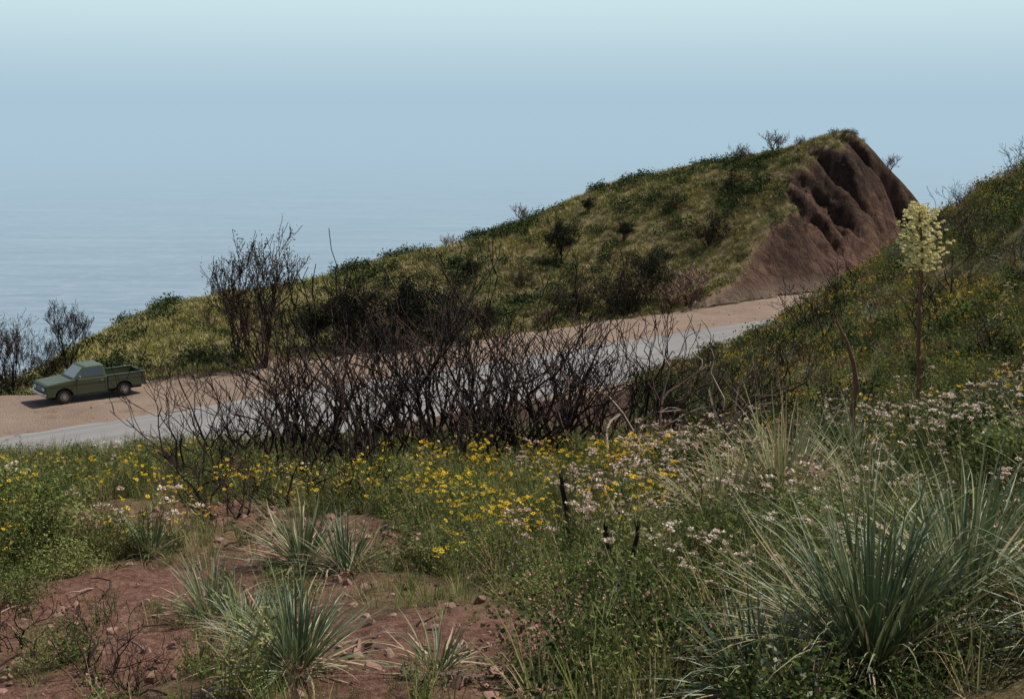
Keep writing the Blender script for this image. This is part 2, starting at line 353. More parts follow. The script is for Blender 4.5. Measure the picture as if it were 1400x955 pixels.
# ------------------------------------------------------------------ plant prototypes
def leafy(name,seed,R,Hh,nl,ls,kinds,clumps=14,stems=True,asp=.5,extra=None,cs_=1.0):
    rng=random.Random(seed);mb=MB();cs=[]
    for i in range(clumps):
        a=rng.random()*6.283;rr=R*math.sqrt(rng.random())*.85;z=Hh*(.15+.7*rng.random())*(1-.45*(rr/R)**2)
        c=Vector((rr*math.cos(a),rr*math.sin(a),z));cs.append((c,rng.uniform(.14,.30)*R*1.2*cs_,rng.choice(kinds)))
        if stems: mb.tube([Vector((0,0,-.03)),c*.5+Vector((0,0,-.04*Hh)),c],[.012*R*2,.009*R*2,.003*R*2],'stem_red',3)
    for i in range(nl):
        c,sp_,kd=cs[i%clumps]
        p=c+Vector((rng.gauss(0,sp_),rng.gauss(0,sp_),rng.gauss(0,sp_*.9)))
        if p.z<0.005: p.z=abs(p.z)*.5
        mb.leaf(p,ls*rng.uniform(.6,1.3),kd,rng,asp)
    if extra:
        for i in range(extra[1]):
            c,sp_,kd=rng.choice(cs);dv=Vector((rng.gauss(0,1),rng.gauss(0,1),abs(rng.gauss(.6,.6)))).normalized()
            p=c+dv*sp_*1.9
            for q in range(3): mb.leaf(p,extra[2],extra[0],rng,.9)
    return mb.mesh(name)
def tuft(name,seed,n,L,w,kinds,spread=.08,el=(50,88),droop=.9,segs=3):
    rng=random.Random(seed);mb=MB()
    for i in range(n):
        az=rng.random()*6.283;r=spread*math.sqrt(rng.random())
        mb.blade((r*math.cos(az),r*math.sin(az),-.02),az+rng.gauss(0,.6),math.radians(rng.uniform(*el)),L*rng.uniform(.5,1.15),w,droop*rng.uniform(.2,1.4),rng.choice(kinds),segs)
    return mb.mesh(name)
def petals(mb,p,r,rng,k='petal',n=7):
    nrm=Vector((rng.gauss(0,.5),rng.gauss(-.2,.5),1)).normalized();a=nrm.cross(Vector((0,1,.1))).normalized();b=nrm.cross(a)
    for i in range(n):
        an=6.283*i/n;d=a*math.cos(an)+b*math.sin(an);t=nrm.cross(d)
        mb.face([p+d*r*.2,p+d*r*.65+t*r*.22,p+d*r+nrm*r*.1,p+d*r*.65-t*r*.22],k)
    c=[p+(a*math.cos(6.283*i/6)+b*math.sin(6.283*i/6))*r*.28+nrm*r*.12 for i in range(6)];mb.face(c,'disc')
def stems_plant(name,seed,n,Hh,kind,R=.16,nleaf=10,fl=1.):
    rng=random.Random(seed);mb=MB()
    for i in range(n):
        a=rng.random()*6.283;le=rng.uniform(.05,.5);h=Hh*rng.uniform(.5,1.1)
        d=Vector((math.cos(a)*le,math.sin(a)*le,1)).normalized();p0=Vector((math.cos(a)*R*.25,math.sin(a)*R*.25,-.02))
        pts=[p0,p0+d*h*.4+Vector((rng.gauss(0,.01),rng.gauss(0,.01),0)),p0+d*h*.75+Vector((rng.gauss(0,.02),rng.gauss(0,.02),0)),p0+d*h+Vector((rng.gauss(0,.02),rng.gauss(0,.02),0))]
        sk='stem' if kind!='buck' else rng.choice(['stem_red','stem'])
        mb.tube(pts,[.0028,.0024,.002,.0015],sk,3)
        for q in range(nleaf):
            t=rng.uniform(.02,.95 if kind=='none' else (.75 if kind!='buck' else .55));mb.leaf(p0+d*h*t+Vector((rng.gauss(0,.012),rng.gauss(0,.012),0)),rng.uniform(.018,.042),rng.choice(['leaf_green','leaf_light','leaf_olive']),rng,.32)
        tips=[pts[-1]]
        for q in range(rng.randint(0,2)):
            b0=pts[2];e=b0+(d+Vector((rng.gauss(0,.5),rng.gauss(0,.5),0))).normalized()*h*.25;mb.tube([b0,e],[.0016,.0012],sk,3);tips.append(e)
        for t in tips:
            if rng.random()>fl: continue
            if kind=='sun': petals(mb,t,rng.uniform(.014,.026),rng)
            elif kind=='orange': petals(mb,t,rng.uniform(.015,.022),rng,'orange',6)
            elif kind=='mustard':
                for q in range(5): mb.leaf(t+Vector((rng.gauss(0,.018),rng.gauss(0,.018),rng.gauss(0,.028))),.015,'petal',rng,.9)
            elif kind=='buck':
                rr=rng.uniform(.010,.028)
                for q in range(14):
                    v=Vector((rng.gauss(0,1),rng.gauss(0,1),abs(rng.gauss(0,.7)))).normalized();v.z*=.6
                    mb.leaf(t+v*rr*.4,rr*.8,'buck',rng,.9,v)
    return mb.mesh(name)
def branch(mb,p,d,L,r,lv,rng,k,up=.25,jit=.28,leaf=None,kids=(2,3),sides=4,spread=.65,rmin=.003,n=4):
    pts=[p.copy()];rad=[r]
    for i in range(n):
        d=(d+Vector((rng.gauss(0,jit),rng.gauss(0,jit),rng.gauss(0,jit*.6)+up*.25))).normalized()
        p=p+d*L/n;pts.append(p.copy());rad.append(max(r*(1-.38*(i+1)/n),rmin))
    kk=k if not isinstance(k,list) else rng.choice(k)
    mb.tube(pts,rad,kk,sides if lv>1 else 3)
    if lv>0:
        for i in range(rng.randint(*kids)):
            j=rng.choice([n-2,n-1,n,n]);q=pts[j]
            nd=(d+Vector((rng.gauss(0,spread),rng.gauss(0,spread),rng.gauss(up,.35)))).normalized()
            branch(mb,q,nd,L*rng.uniform(.5,.85),rad[j]*.72,lv-1,rng,k,up,jit,leaf,kids,sides,spread,rmin,n)
    elif leaf:
        kd,cnt,ls=leaf
        for i in range(cnt):
            q=pts[rng.randint(1,n)];mb.leaf(q+Vector((rng.gauss(0,ls),rng.gauss(0,ls),rng.gauss(0,ls))),ls*rng.uniform(.6,1.3),rng.choice(kd),rng,.5)
def woody(name,seed,Hh,stems,lv,k,lean=.7,r=.03,leaf=None,kids=(2,3),up=.25,jit=.25,trunk=False,rmin=.003,spread=.65,base=.08,n=4):
    rng=random.Random(seed);mb=MB()
    for i in range(stems):
        a=6.283*(i+rng.random()*.7)/stems;le=0.08 if trunk and i==0 else rng.uniform(.15,lean)
        d=Vector((math.cos(a)*le,math.sin(a)*le,1)).normalized()
        branch(mb,Vector((math.cos(a)*base,math.sin(a)*base,-.15)),d,Hh*rng.uniform(.30,.5),r*rng.uniform(.6,1.25),lv,rng,k,up,jit,leaf,kids,4,spread,rmin,n)
    return mb.mesh(name)
# ------------------------------------------------------------------ scatter by geometry nodes
def scatter(name,protos,x,y,scale,idx=None,tilt=.12,sink=.0):
    n=len(x);z=terrain(x,y)-sink
    me=bpy.data.meshes.new(name);me.vertices.add(n);me.vertices.foreach_set('co',np.stack([x,y,z],-1).ravel().astype(np.float32))
    a=me.attributes.new('rot','FLOAT_VECTOR','POINT');r=np.stack([RNG.normal(0,tilt,n),RNG.normal(0,tilt,n),RNG.uniform(0,6.283,n)],-1);a.data.foreach_set('vector',r.ravel().astype(np.float32))
    a=me.attributes.new('scl','FLOAT','POINT');a.data.foreach_set('value',np.asarray(scale,np.float32))
    a=me.attributes.new('idx','INT','POINT');a.data.foreach_set('value',(RNG.integers(0,len(protos),n) if idx is None else idx).astype(np.int32))
    cl=bpy.data.collections.new(name+'_plants')
    for i,pm in enumerate(protos):
        o=bpy.data.objects.new('%s_kind_%02d'%(name,i),pm);cl.objects.link(o)
    o=obj(name,me);g=bpy.data.node_groups.new(name+'_scatter','GeometryNodeTree')
    g.interface.new_socket('Geometry',in_out='INPUT',socket_type='NodeSocketGeometry');g.interface.new_socket('Geometry',in_out='OUTPUT',socket_type='NodeSocketGeometry')
    gi=g.nodes.new('NodeGroupInput');go=g.nodes.new('NodeGroupOutput');ip=g.nodes.new('GeometryNodeInstanceOnPoints');ci=g.nodes.new('GeometryNodeCollectionInfo')
    ci.inputs['Collection'].default_value=cl;ci.inputs['Separate Children'].default_value=True;ci.inputs['Reset Children'].default_value=True
    def na(t,nm):
        q=g.nodes.new('GeometryNodeInputNamedAttribute');q.data_type=t;q.inputs['Name'].default_value=nm;return q.outputs['Attribute']
    e=g.nodes.new('FunctionNodeEulerToRotation')
    L=g.links.new
    L(gi.outputs[0],ip.inputs['Points']);L(ci.outputs[0],ip.inputs['Instance']);ip.inputs['Pick Instance'].default_value=True
    L(na('INT','idx'),ip.inputs['Instance Index']);L(na('FLOAT_VECTOR','rot'),e.inputs[0]);L(e.outputs[0],ip.inputs['Rotation']);L(na('FLOAT','scl'),ip.inputs['Scale'])
    L(ip.outputs[0],go.inputs[0]);md=o.modifiers.new('scatter','NODES');md.node_group=g
    return o
def rnd(n,x0,x1,y0,y1): return RNG.uniform(x0,x1,n),RNG.uniform(y0,y1,n)
# hillside across the road
hp=[leafy('hs_a',1,.45,.52,140,.11,['h_dark','h_dark','h_green'],9,False),
    leafy('hs_b',2,.45,.36,120,.10,['h_green','h_olive'],9,False),
    leafy('hs_c',3,.42,.28,110,.10,['h_olive','h_light'],9,False),
    leafy('hs_d',4,.40,.30,110,.10,['h_olive','h_grey'],9,False),
    leafy('hs_e',5,.40,.30,120,.09,['h_light','h_yellow'],9,False),
    leafy('hs_f',6,.40,.34,100,.09,['h_brown','h_olive'],9,False)]
x,y=rnd(30000,-34,30,52,98)
h,d,s,e,sh,ct=terrain(x,y,True)
pn=fbm(x/3,y/3,101)
ok=(d>e+.2)&(ct<.12)&(h>-17)&(RNG.random(len(x))<np.clip(.25+2.4*(pn-.42),.08,.95))
x,y,pn=x[ok],y[ok],pn[ok]
yl=sm(-6,-14,x)*.5
q=fbm(x/1.3,y/1.3,111)+RNG.normal(0,.09,len(x))-.01
idx=np.select([q<.40,q<.50,q<.60,q<.67,q<.72],[0,1,2,3,5],4)
idx=np.where((RNG.random(len(x))<yl)&(fbm(x/3,y/3,117)>.42),4,idx)
sc_=np.where(idx==0,1.15,.72)*RNG.uniform(.35,1.25,len(x));sc_=np.where(x>17,sc_*.65,sc_)
scatter('hillside_shrubs',hp,x,y,sc_,idx)
gp=[tuft('hg_a',11,18,.34,.026,['hg1','hg2'],.20,(40,85),.9,2),tuft('hg_b',12,18,.30,.026,['hg2','hg2','hg1'],.20,(40,85),.9,2),tuft('hg_c',13,18,.36,.026,['hg3','hg2'],.20,(40,85),.9,2)]
x,y=rnd(34000,-34,30,52,98);h,d,s,e,sh,ct=terrain(x,y,True);ok=(d>e-.1)&(ct<.2)&(h>-17);x,y=x[ok],y[ok]
q=fbm(x/3,y/3,121)+RNG.normal(0,.08,len(x))-.10*sm(-8,-16,x)
scatter('hillside_grass',gp,x,y,RNG.uniform(.5,1.25,len(x)),np.select([q<.42,q<.56],[2,1],0))
x,y=rnd(2600,8,34,66,100);h,d,s,e,sh,ct=terrain(x,y,True);ok=(d>e)&(ct>.4)&(fbm(x/2,y/2,71)>.55)
scatter('cutbank_shrubs',[hp[1],hp[5],hp[3]],x[ok],y[ok],RNG.uniform(.15,.45,ok.sum()))
# landward slope (right) and meadow
sp_=[leafy('ss_a',21,.30,.38,280,.055,['leaf_dark','leaf_green'],12),
     leafy('ss_b',22,.30,.34,280,.05,['leaf_green','leaf_olive'],12),
     leafy('ss_c',23,.28,.30,280,.045,['leaf_light','leaf_green'],12),
     leafy('ss_d',24,.28,.30,260,.045,['leaf_grey','leaf_olive'],12),
     leafy('ss_e',25,.28,.34,260,.05,['leaf_brown','leaf_olive'],12)]
x,y=rnd(9500,1.5,34,10,62);h,d,s,e,sh,ct=terrain(x,y,True);ok=(d<-8.2)&(ct<.6)&(x>.10*y)&(x<.52*y)
x,y=x[ok],y[ok];q=fbm(x/2.2,y/2.2,131)+RNG.normal(0,.12,len(x));idx=np.select([q<.38,q<.49,q<.58,q<.70],[0,1,2,4],3)
scatter('slope_shrubs',sp_,x,y,RNG.uniform(.35,1.35,len(x))*(1+.35*sm(20,45,y)),idx)
mg=[tuft('mg_a',31,24,.30,.007,['grass','grass','stem'],.10),tuft('mg_b',32,22,.36,.007,['grass','grass_dry'],.10),
    tuft('mg_c',33,26,.20,.006,['grass','leaf_light'],.10),tuft('mg_d',34,20,.40,.006,['grass_dry','grass_dry','grass'],.08)]
x,y=rnd(15000,-17,26,4.6,48);h,d,s,e,sh,ct=terrain(x,y,True)
ok=(d<-8.0)&(ct<.4)&(np.abs(x)<.46*y+1.0)&(bare_mask(x,y)<RNG.random(len(x))*.45)
q=RNG.random(ok.sum());scatter('meadow_grass',mg,x[ok],y[ok],RNG.uniform(.5,1.25,ok.sum()),np.select([q<.2,q<.5,q<.65],[0,1,2],3))
x,y=rnd(6500,-9,8,4.4,20);ok=(np.abs(x)<.45*y+.6)&(bare_mask(x,y)<RNG.random(len(x))*.6)
scatter('meadow_fine_grass',mg,x[ok],y[ok],RNG.uniform(.3,1.0,ok.sum()))
wp=[stems_plant('wh_%d'%i,90+i,16,.42,'none',.2,22) for i in range(3)]
x,y=rnd(3800,-8,8,5,20);cl=fbm(x*.7,y*.7,145)
ok=(np.abs(x)<.45*y+.6)&(bare_mask(x,y)<.45*RNG.random(len(x))+.1)&(RNG.random(len(x))<sm(.35,.6,cl))
scatter('wispy_herbs',wp,x[ok],y[ok],RNG.uniform(.5,1.4,ok.sum()))
lp=[leafy('lh_a',41,.20,.22,400,.026,['leaf_green','leaf_light'],14),leafy('lh_b',42,.20,.24,400,.024,['leaf_green','leaf_dark'],14),
    leafy('lh_c',43,.18,.18,360,.024,['leaf_olive','leaf_light'],14),leafy('lh_d',44,.2,.22,360,.022,['leaf_grey','leaf_green'],14)]
x,y=rnd(5400,-11,10,4.2,24);bm_=bare_mask(x,y)
dn=np.clip(.15+.5*sm(.45,.6,fbm(x*.8,y*.8,141))+.30*(x>.08*y),0,1);dn=np.where((y>20)&(np.abs(x)<3),.1,dn)
ok=(np.abs(x)<.46*y+1)&(bm_<.08+RNG.random(len(x))*.42)&(RNG.random(len(x))<dn)
sc_=RNG.uniform(.4,1.5,len(x))*np.where(bm_>.25,.5,1.)
scatter('low_herbs',lp,x[ok],y[ok],sc_[ok])
x,y=rnd(800,-5,1,4.8,12);bm_=bare_mask(x,y);ok=(bm_>.2)&(fbm(x*1.6,y*1.6,147)>.51)
scatter('soil_herbs',[lp[0],lp[2],mg[1],mg[3],wp[0],mg[3]],x[ok],y[ok],RNG.uniform(.15,.6,ok.sum()))
# flowers
fp=[stems_plant('sf_%d'%i,50+i,9,.46,'sun',fl=.8) for i in range(4)]
x,y=rnd(3600,-12,6,7.5,25)
cl=fbm(x*.7,y*.7,151)
dn=.85*np.exp(-((y-(13.0+.15*np.abs(x)))/3.4)**2)*sm(.36,.60,cl)*np.where(x>.13*y,.25,1.)
ok=(np.abs(x)<.46*y+1)&(RNG.random(len(x))<dn)&(bare_mask(x,y)<.4)
scatter('sunflowers',fp,x[ok],y[ok],RNG.uniform(.6,1.25,ok.sum()))
mp_=[stems_plant('mf_%d'%i,60+i,10,.45,'mustard',fl=.6) for i in range(2)]+[stems_plant('of_0',66,8,.42,'orange',fl=.8),stems_plant('of_1',67,8,.42,'sun',fl=.8)]
x,y=rnd(5200,3,24,16,54);h,d,s,e,sh,ct=terrain(x,y,True)
ok=(d<-8.5)&(x>.15*y)&(RNG.random(len(x))<.55*sm(.46,.62,fbm(x/1.5,y/1.5,161)))
scatter('slope_wildflowers',mp_,x[ok],y[ok],RNG.uniform(.7,1.3,ok.sum())*(1+.3*sm(22,45,y[ok])))
bp=[stems_plant('bw_%d'%i,70+i,11,.46,'buck',fl=.8) for i in range(4)]
x,y=rnd(4200,-8,12,5.5,26);cl=fbm(x*.9,y*.9,171)
dn=np.where(x>.10*y,.60*np.exp(-((y-12.5)/5.5)**2),.28*np.exp(-((y-11.5)/3.8)**2))*sm(.36,.58,cl)
ok=(np.abs(x)<.46*y+1)&(RNG.random(len(x))<dn)&(bare_mask(x,y)<.35)
scatter('buckwheat',bp,x[ok],y[ok],RNG.uniform(.6,1.35,ok.sum()))
# rocks
def rockmesh(name,seed):
    bm=bmesh.new();bmesh.ops.create_icosphere(bm,subdivisions=2,radius=1);rng=random.Random(seed)
    pl=[(Vector((rng.gauss(0,1),rng.gauss(0,1),rng.gauss(0,1))).normalized(),rng.uniform(.35,.75)) for _ in range(9)]
    for v in bm.verts:
        for nn,dd in pl:
            t=v.co.dot(nn)-dd
            if t>0: v.co-=nn*t
        v.co.z*=.5
    me=bpy.data.meshes.new(name);bm.to_mesh(me);bm.free();me.materials.append(M['rock']);return me
rp=[rockmesh('rk_%d'%i,80+i) for i in range(5)]
x,y=rnd(18000,-8,3,4,16);bm_=bare_mask(x,y);ok=(bm_>.3)&(RNG.random(len(x))<.5+.5*(x>-1.2))
sc_=.006+.06*RNG.random(ok.sum())**7
scatter('rocks',rp,x[ok],y[ok],sc_,tilt=.7,sink=-.006)
x,y=rnd(1500,-30,16,44,75);h,d,s,e,sh,ct=terrain(x,y,True);ok=((d>.2)&(d<e+.4))|((d<-6.9)&(d>-9))
scatter('roadside_stones',rp,x[ok],y[ok],.02+.08*RNG.random(ok.sum())**5,tilt=.5)
# ------------------------------------------------------------------ yuccas
def yucca(x,y,L,n,seed,w=.02,kinds=('yucca','yucca','yucca2'),droop=.5,dead=.12,el=(8,86)):
    rng=random.Random(seed);mb=MB()
    for i in range(n):
        az=rng.random()*6.283;t=rng.random();e=math.radians(el[0]+(el[1]-el[0])*t)
        k='dry' if rng.random()<dead else rng.choice(kinds)
        if k=='dry': e=math.radians(rng.uniform(-5,45))
        mb.blade((.07*math.cos(az),.07*math.sin(az),.02+.08*t),az,e,L*rng.uniform(.55,1.12),w*rng.uniform(.6,1.1),droop*rng.uniform(-.1,1.6),k,7,.45,rng.gauss(0,.35))
    return obj('yucca_plant',mb.mesh('yucca_plant'),(x,y,gz(x,y)-.01),(rng.uniform(-.12,.12),rng.uniform(-.12,.12),0))
yucca(1.5,5.0,.88,460,1,.014,('yucca','yucca','yucca2','yucca2'),droop=1.1,dead=.16,el=(5,88))
yucca(2.05,5.5,.86,330,2,.014,('yucca','yucca','yucca2','yucca2'),droop=1.1,dead=.16,el=(5,88))
yucca(2.35,4.9,.6,200,17,.013,droop=1.1,dead=.16,el=(5,88))
yucca(1.0,4.8,.5,150,3,.012,droop=1.0)
yucca(2.35,10.6,1.1,380,4,.015,('yucca2','grass_dry','yucca2'),.9,.32,(15,88))
yucca(1.75,10.2,.85,260,5,.014,('yucca2','yucca2','grass_dry'),.9,.25)
yucca(3.2,11.5,.9,240,6,.014,('yucca','yucca2'),.9,.3)
yucca(2.7,9.2,.75,220,15,.013,('yucca','yucca2','grass_dry'),.9,.3)
yucca(-3.1,10.5,.38,90,7,.016,droop=.5)
yucca(-1.65,9.6,.60,210,8,.015,droop=.6,dead=.25)
yucca(-1.25,9.2,.48,140,9,.014,droop=.6,dead=.2)
yucca(-1.85,7.5,.42,170,10,.012,droop=.7)
yucca(-1.55,7.0,.32,110,16,.011,droop=.7)
yucca(-1.0,5.6,.46,240,11,.011,droop=.8)
yucca(-1.3,6.0,.34,140,12,.010,droop=.8)
yucca(-.35,5.5,.28,70,13,.010,droop=.6)
yucca(3.6,8.2,.6,140,14,.014,droop=.8)
# flowering yucca
def fyucca(x,y,Hh):
    root=obj('flowering_yucca',None,(x,y,gz(x,y)));rng=random.Random(5);mb=MB()
    pts=[Vector((.02*math.sin(i)-.12*(i/10)**3,.0,Hh*i/10)) for i in range(11)];mb.tube(pts,[.034-.0022*i for i in range(11)],'redwood',7)
    for i in range(14):
        z=Hh*(.12+.045*i);a=rng.random()*6.28;mb.blade((0,0,z),a,math.radians(50),.12,.02,.3,'dry',3)
    obj('stalk',mb.mesh('stalk'),parent=root);mb=MB();ml=MB()
    for i in range(70):
        t=i/69;z=Hh*(.71+.29*t);ax=-.12*(z/Hh)**3;R=.37*(math.sin(math.pi*min(1,.18+.76*t))**.6)*(1-.1*t);a=i*2.4
        d=Vector((math.cos(a),math.sin(a),.35)).normalized();p0=Vector((ax,0,z));p1=p0+d*R*rng.uniform(.5,1.15)
        mb.tube([p0,p0.lerp(p1,.5)+Vector((0,0,.01)),p1],[.004,.003,.002],'stem',3)
        for j in range(8):
            c=p0.lerp(p1,rng.uniform(.3,1.05))+Vector((rng.gauss(0,.02),rng.gauss(0,.02),rng.gauss(-.012,.018)))
            for q in range(6):
                an=q*1.047+rng.random()*.3;dv=Vector((math.cos(an)*.7,math.sin(an)*.7,-.7));mb.leaf(c,.036,'cream',rng,.85,dv)
    obj('blossoms',mb.mesh('blossoms'),parent=root)
    for i in range(120):
        az=rng.random()*6.28;ml.blade((0,0,.05),az,math.radians(rng.uniform(5,75)),rng.uniform(.3,.5),.018,.4,rng.choice(['yucca','yucca2','dry']),5,.4)
    obj('leaf_rosette',ml.mesh('leaf_rosette'),parent=root)
fyucca(5.25,16.2,2.85)
# ------------------------------------------------------------------ individual shrubs
def shrub(x,y,R,Hh,nl,ls,kinds,seed,name='green_shrub',extra=None,asp=.5,cl=22):
    return obj(name,leafy(name,seed,R,Hh,nl,ls,kinds,cl,True,asp,extra),(x,y,gz(x,y)))
shrub(.32,5.6,.42,.36,5200,.022,['leaf_dark','leaf_dark','leaf_green'],201,'leafy_shrub',('pink',190,.013),.65,44)
shrub(.75,5.3,.3,.26,2400,.022,['leaf_dark','leaf_dark'],202,'leafy_shrub',('pink',80,.013),.65,30)
shrub(-4.15,10.2,.5,.95,6000,.035,['leaf_green','leaf_green','leaf_light'],203)
shrub(-3.5,9.6,.26,.30,2200,.024,['leaf_green','leaf_light'],204)
shrub(-3.45,8.5,.22,.26,2000,.024,['leaf_green','leaf_light'],205)
shrub(-2.35,6.3,.20,.26,2600,.018,['leaf_light','leaf_green'],206,cl=34)
shrub(-.1,8.6,.38,.42,3400,.020,['leaf_green','leaf_light','leaf_olive'],208,cl=34)
shrub(.35,7.4,.34,.30,3000,.020,['leaf_green','leaf_light'],215,cl=34)
shrub(-1.45,8.0,.20,.20,1500,.018,['leaf_yellow','leaf_light','leaf_green'],209)
shrub(3.45,8.4,.3,.7,2500,.045,['leaf_light','leaf_green'],210)
shrub(1.1,8.2,.5,.42,4500,.022,['leaf_green','leaf_dark','leaf_light'],211,cl=34)
shrub(2.2,8.0,.5,.42,4500,.024,['leaf_light','leaf_light','leaf_green'],212,cl=34)
shrub(5.6,14.0,.5,.5,3800,.035,['leaf_grey','leaf_grey','leaf_olive'],213,'grey_shrub')
# ------------------------------------------------------------------ burnt shrubs and trees
bs=[woody('burnt_shrub_%d'%i,300+i,2.55,9,3,['char','char','charbrown'],.95,.032,None,(2,3),.28,.20,False,.0055,.55,.16,5) for i in range(6)]
bsm=[woody('burnt_bush_%d'%i,320+i,1.0,6,3,['char','charbrown'],.8,.020,None,(2,3),.25,.28,False,.004) for i in range(3)]
rng=random.Random(11)
for i,(x,y,sc0) in enumerate([(-3.9,17.2,.75),(-3.0,16.6,1.0),(-2.2,17.5,1.2),(-1.5,16.8,.85),(-.9,18.4,1.3),(-.2,17.2,1.0),(.5,18.2,1.2),(1.1,17.6,.8),(1.9,18.8,.95),(2.7,19.4,.75),(-3.2,19,1.05),(-1.7,15.4,.7),(-.5,15.8,.8),(3.5,20,.8),(-3.6,14.6,.7),(-1.4,20.2,1.25),(1.2,20.4,1.0),(-2.4,15.3,.85),(-.4,19.6,1.2),(-2.0,18.6,1.1),(.3,16.6,.8)]):
    obj('burnt_shrub',bs[i%6],(x,y,gz(x,y)-.05),(rng.gauss(0,.10),rng.gauss(0,.10),rng.random()*6.28),(sc0,sc0,sc0*rng.uniform(.95,1.12)))
for i,(x,y,sc0) in enumerate([(-2.2,13.0,1.1),(-2.9,12.4,1.0),(-1.6,13.2,.9),(-2.05,5.9,.55),(-1.75,5.5,.35),(-2.7,6.6,.5),(3.2,17,1.3),(4.0,19,1.4),(4.3,16,1.1),(3.0,13.6,1.0),(7.0,18,1.0),(7.6,23,1.4),(9,26,1.6),(8.2,34,1.8),(10,38,1.8),(6.2,28,1.7),(12.5,36,1.8),(5.0,24,1.5),(4.2,13.5,.8),(16.4,47,1.4),(18.4,46,1.6),(17.2,48,1.2),(15.6,48,1.0),(3.6,22,1.5),(4.2,26,1.6),(2.6,22,1.3),(7.4,30,1.6),(11.5,31,1.5),(8.6,20,1.3)]):
    obj('burnt_shrub',bsm[i%3],(x,y,gz(x,y)-.04),(rng.gauss(0,.15),rng.gauss(0,.15),rng.random()*6.28),sc0)
bt=[woody('burnt_tree_0',401,4.9,6,4,['char','char','charbrown'],.55,.080,(['leaf_scorched','leaf_scorched','leaf_brown'],5,.09),(2,4),.36,.15,True,.013,.55),
    woody('burnt_tree_1',402,3.6,9,3,['char'],.8,.055,(['leaf_scorched','leaf_scorched','h_dark'],18,.12),(3,4),.25,.22,False,.01),
    woody('burnt_tree_2',403,3.6,9,3,['char'],.8,.055,(['leaf_scorched','leaf_scorched','h_dark','leaf_brown'],12,.11),(3,4),.25,.22,False,.01),
    woody('bare_tree',404,2.4,7,3,['charbrown','redwood','greywood'],.8,.050,None,(2,4),.25,.24,False,.015)]
for n,k_,x,y,sc0 in [('burnt_tree',0,-10.8,54.6,1.08),('burnt_tree',0,-12.2,56.0,.6),('burnt_tree',1,-7.6,58.6,.85),('burnt_tree',1,-4.9,60,1.02),('burnt_tree',2,-3.2,61,1.0),('burnt_tree',2,-6.2,59.4,.85),('burnt_tree',1,-1.2,63.2,.5),
    ('burnt_tree',1,2.9,77,.78),('burnt_tree',2,3.6,68.8,.65),('burnt_tree',2,6.4,69.4,1.0),('burnt_tree',1,7.9,71.5,.8),('bare_tree',3,9.9,71,1.25),('bare_tree',3,8.9,70.4,1.0),('burnt_tree',2,12.2,79,.65),
    ('burnt_tree',2,.6,73,.4),('burnt_tree',1,7.0,80,.38),('burnt_tree',1,-2.5,74,.36),('burnt_tree',2,10.5,84,.36),('burnt_tree',1,5.0,84,.3),('burnt_tree',2,14.6,86,.34),('burnt_tree',1,-7.5,69,.36),('bare_tree',3,1.5,66,.6),('bare_tree',3,-12.5,66,.5),
    ('bare_tree',3,18.7,92,.85),('bare_tree',3,16.6,92.3,.65),('bare_tree',3,.8,86.5,.7),('bare_tree',3,-4.2,83,.55),('bare_tree',3,26.9,92,.6),('bare_tree',3,20.4,92.2,.5),
    ('burnt_tree',0,-21.6,54.2,.68),('burnt_tree',0,-19.8,56.0,.58),('burnt_tree',2,-20.2,55.5,.45),('burnt_tree',2,-22.6,55.5,.5),('burnt_tree',1,-9.2,58,.6)]:
    obj(n,bt[k_],(x,y,gz(x,y)-.1),(0,0,rng.random()*6.28),sc0)
def snag(name,x,y,pts,r,k):
    mb=MB();P=[Vector(p) for p in pts];mb.tube(P,[r*(1-.12*i) for i in range(len(P))],k,7)
    e=P[-1]
    for i in range(5): mb.tube([e,e+Vector((random.gauss(0,.02),random.gauss(0,.02),random.uniform(.03,.1)))],[r*.35,.003],k,4)
    obj(name,mb.mesh(name),(x,y,gz(x,y)))
snag('broken_snag',3.55,13.0,[(0,0,-.2),(.03,0,.3),(.0,.02,.65),(.03,0,.95),(-.02,0,1.2),(-.10,0,1.42),(-.2,0,1.6)],.045,'redwood')
snag('charred_stump',.42,9.2,[(.04,0,-.1),(.02,0,.2),(-.01,0,.42),(-.05,0,.60)],.032,'char')
snag('charred_stump',.62,7.7,[(0,0,-.1),(.0,.01,.2),(-.03,0,.42)],.024,'char')
snag('charred_stump',.72,7.6,[(0,0,-.1),(.02,.01,.2),(.06,0,.40)],.018,'char')
mb=MB();rg=random.Random(3)
branch(mb,Vector((0,0,0)),Vector((-.8,.1,.7)),1.1,.028,2,rg,['greywood','charbrown'],.05,.3)
branch(mb,Vector((.3,0,0)),Vector((-.3,.1,1)),1.0,.028,2,rg,['greywood','charbrown'],.0,.35)
gbm=mb.mesh('dead_branch')
for x,y,s0,a in [(2.3,15.5,1.1,0),(1.2,16,1.0,.5),(2.9,16.3,1.0,2.6),(2.0,17,1.2,4.0)]: obj('dead_branch',gbm,(x,y,gz(x,y)-.03),(0,0,a),s0)
rg=random.Random(9);mb=MB()
for i in range(60):
    x=rg.uniform(-3.8,.4);y=rg.uniform(5.2,11.5);L=rg.uniform(.12,.6);a=rg.random()*6.28
    p0=Vector((x,y,gz(x,y)+.03));q=[p0]
    for j in range(4):
        a+=rg.gauss(0,.25);nx=q[-1].x+math.cos(a)*L/4;ny=q[-1].y+math.sin(a)*L/4;q.append(Vector((nx,ny,gz(nx,ny)+.04+rg.uniform(0,.04))))
    mb.tube(q,[.008,.007,.006,.005,.003],rg.choice(['char','greywood','charbrown','greywood']),4)
obj('fallen_sticks',mb.mesh('fallen_sticks'))
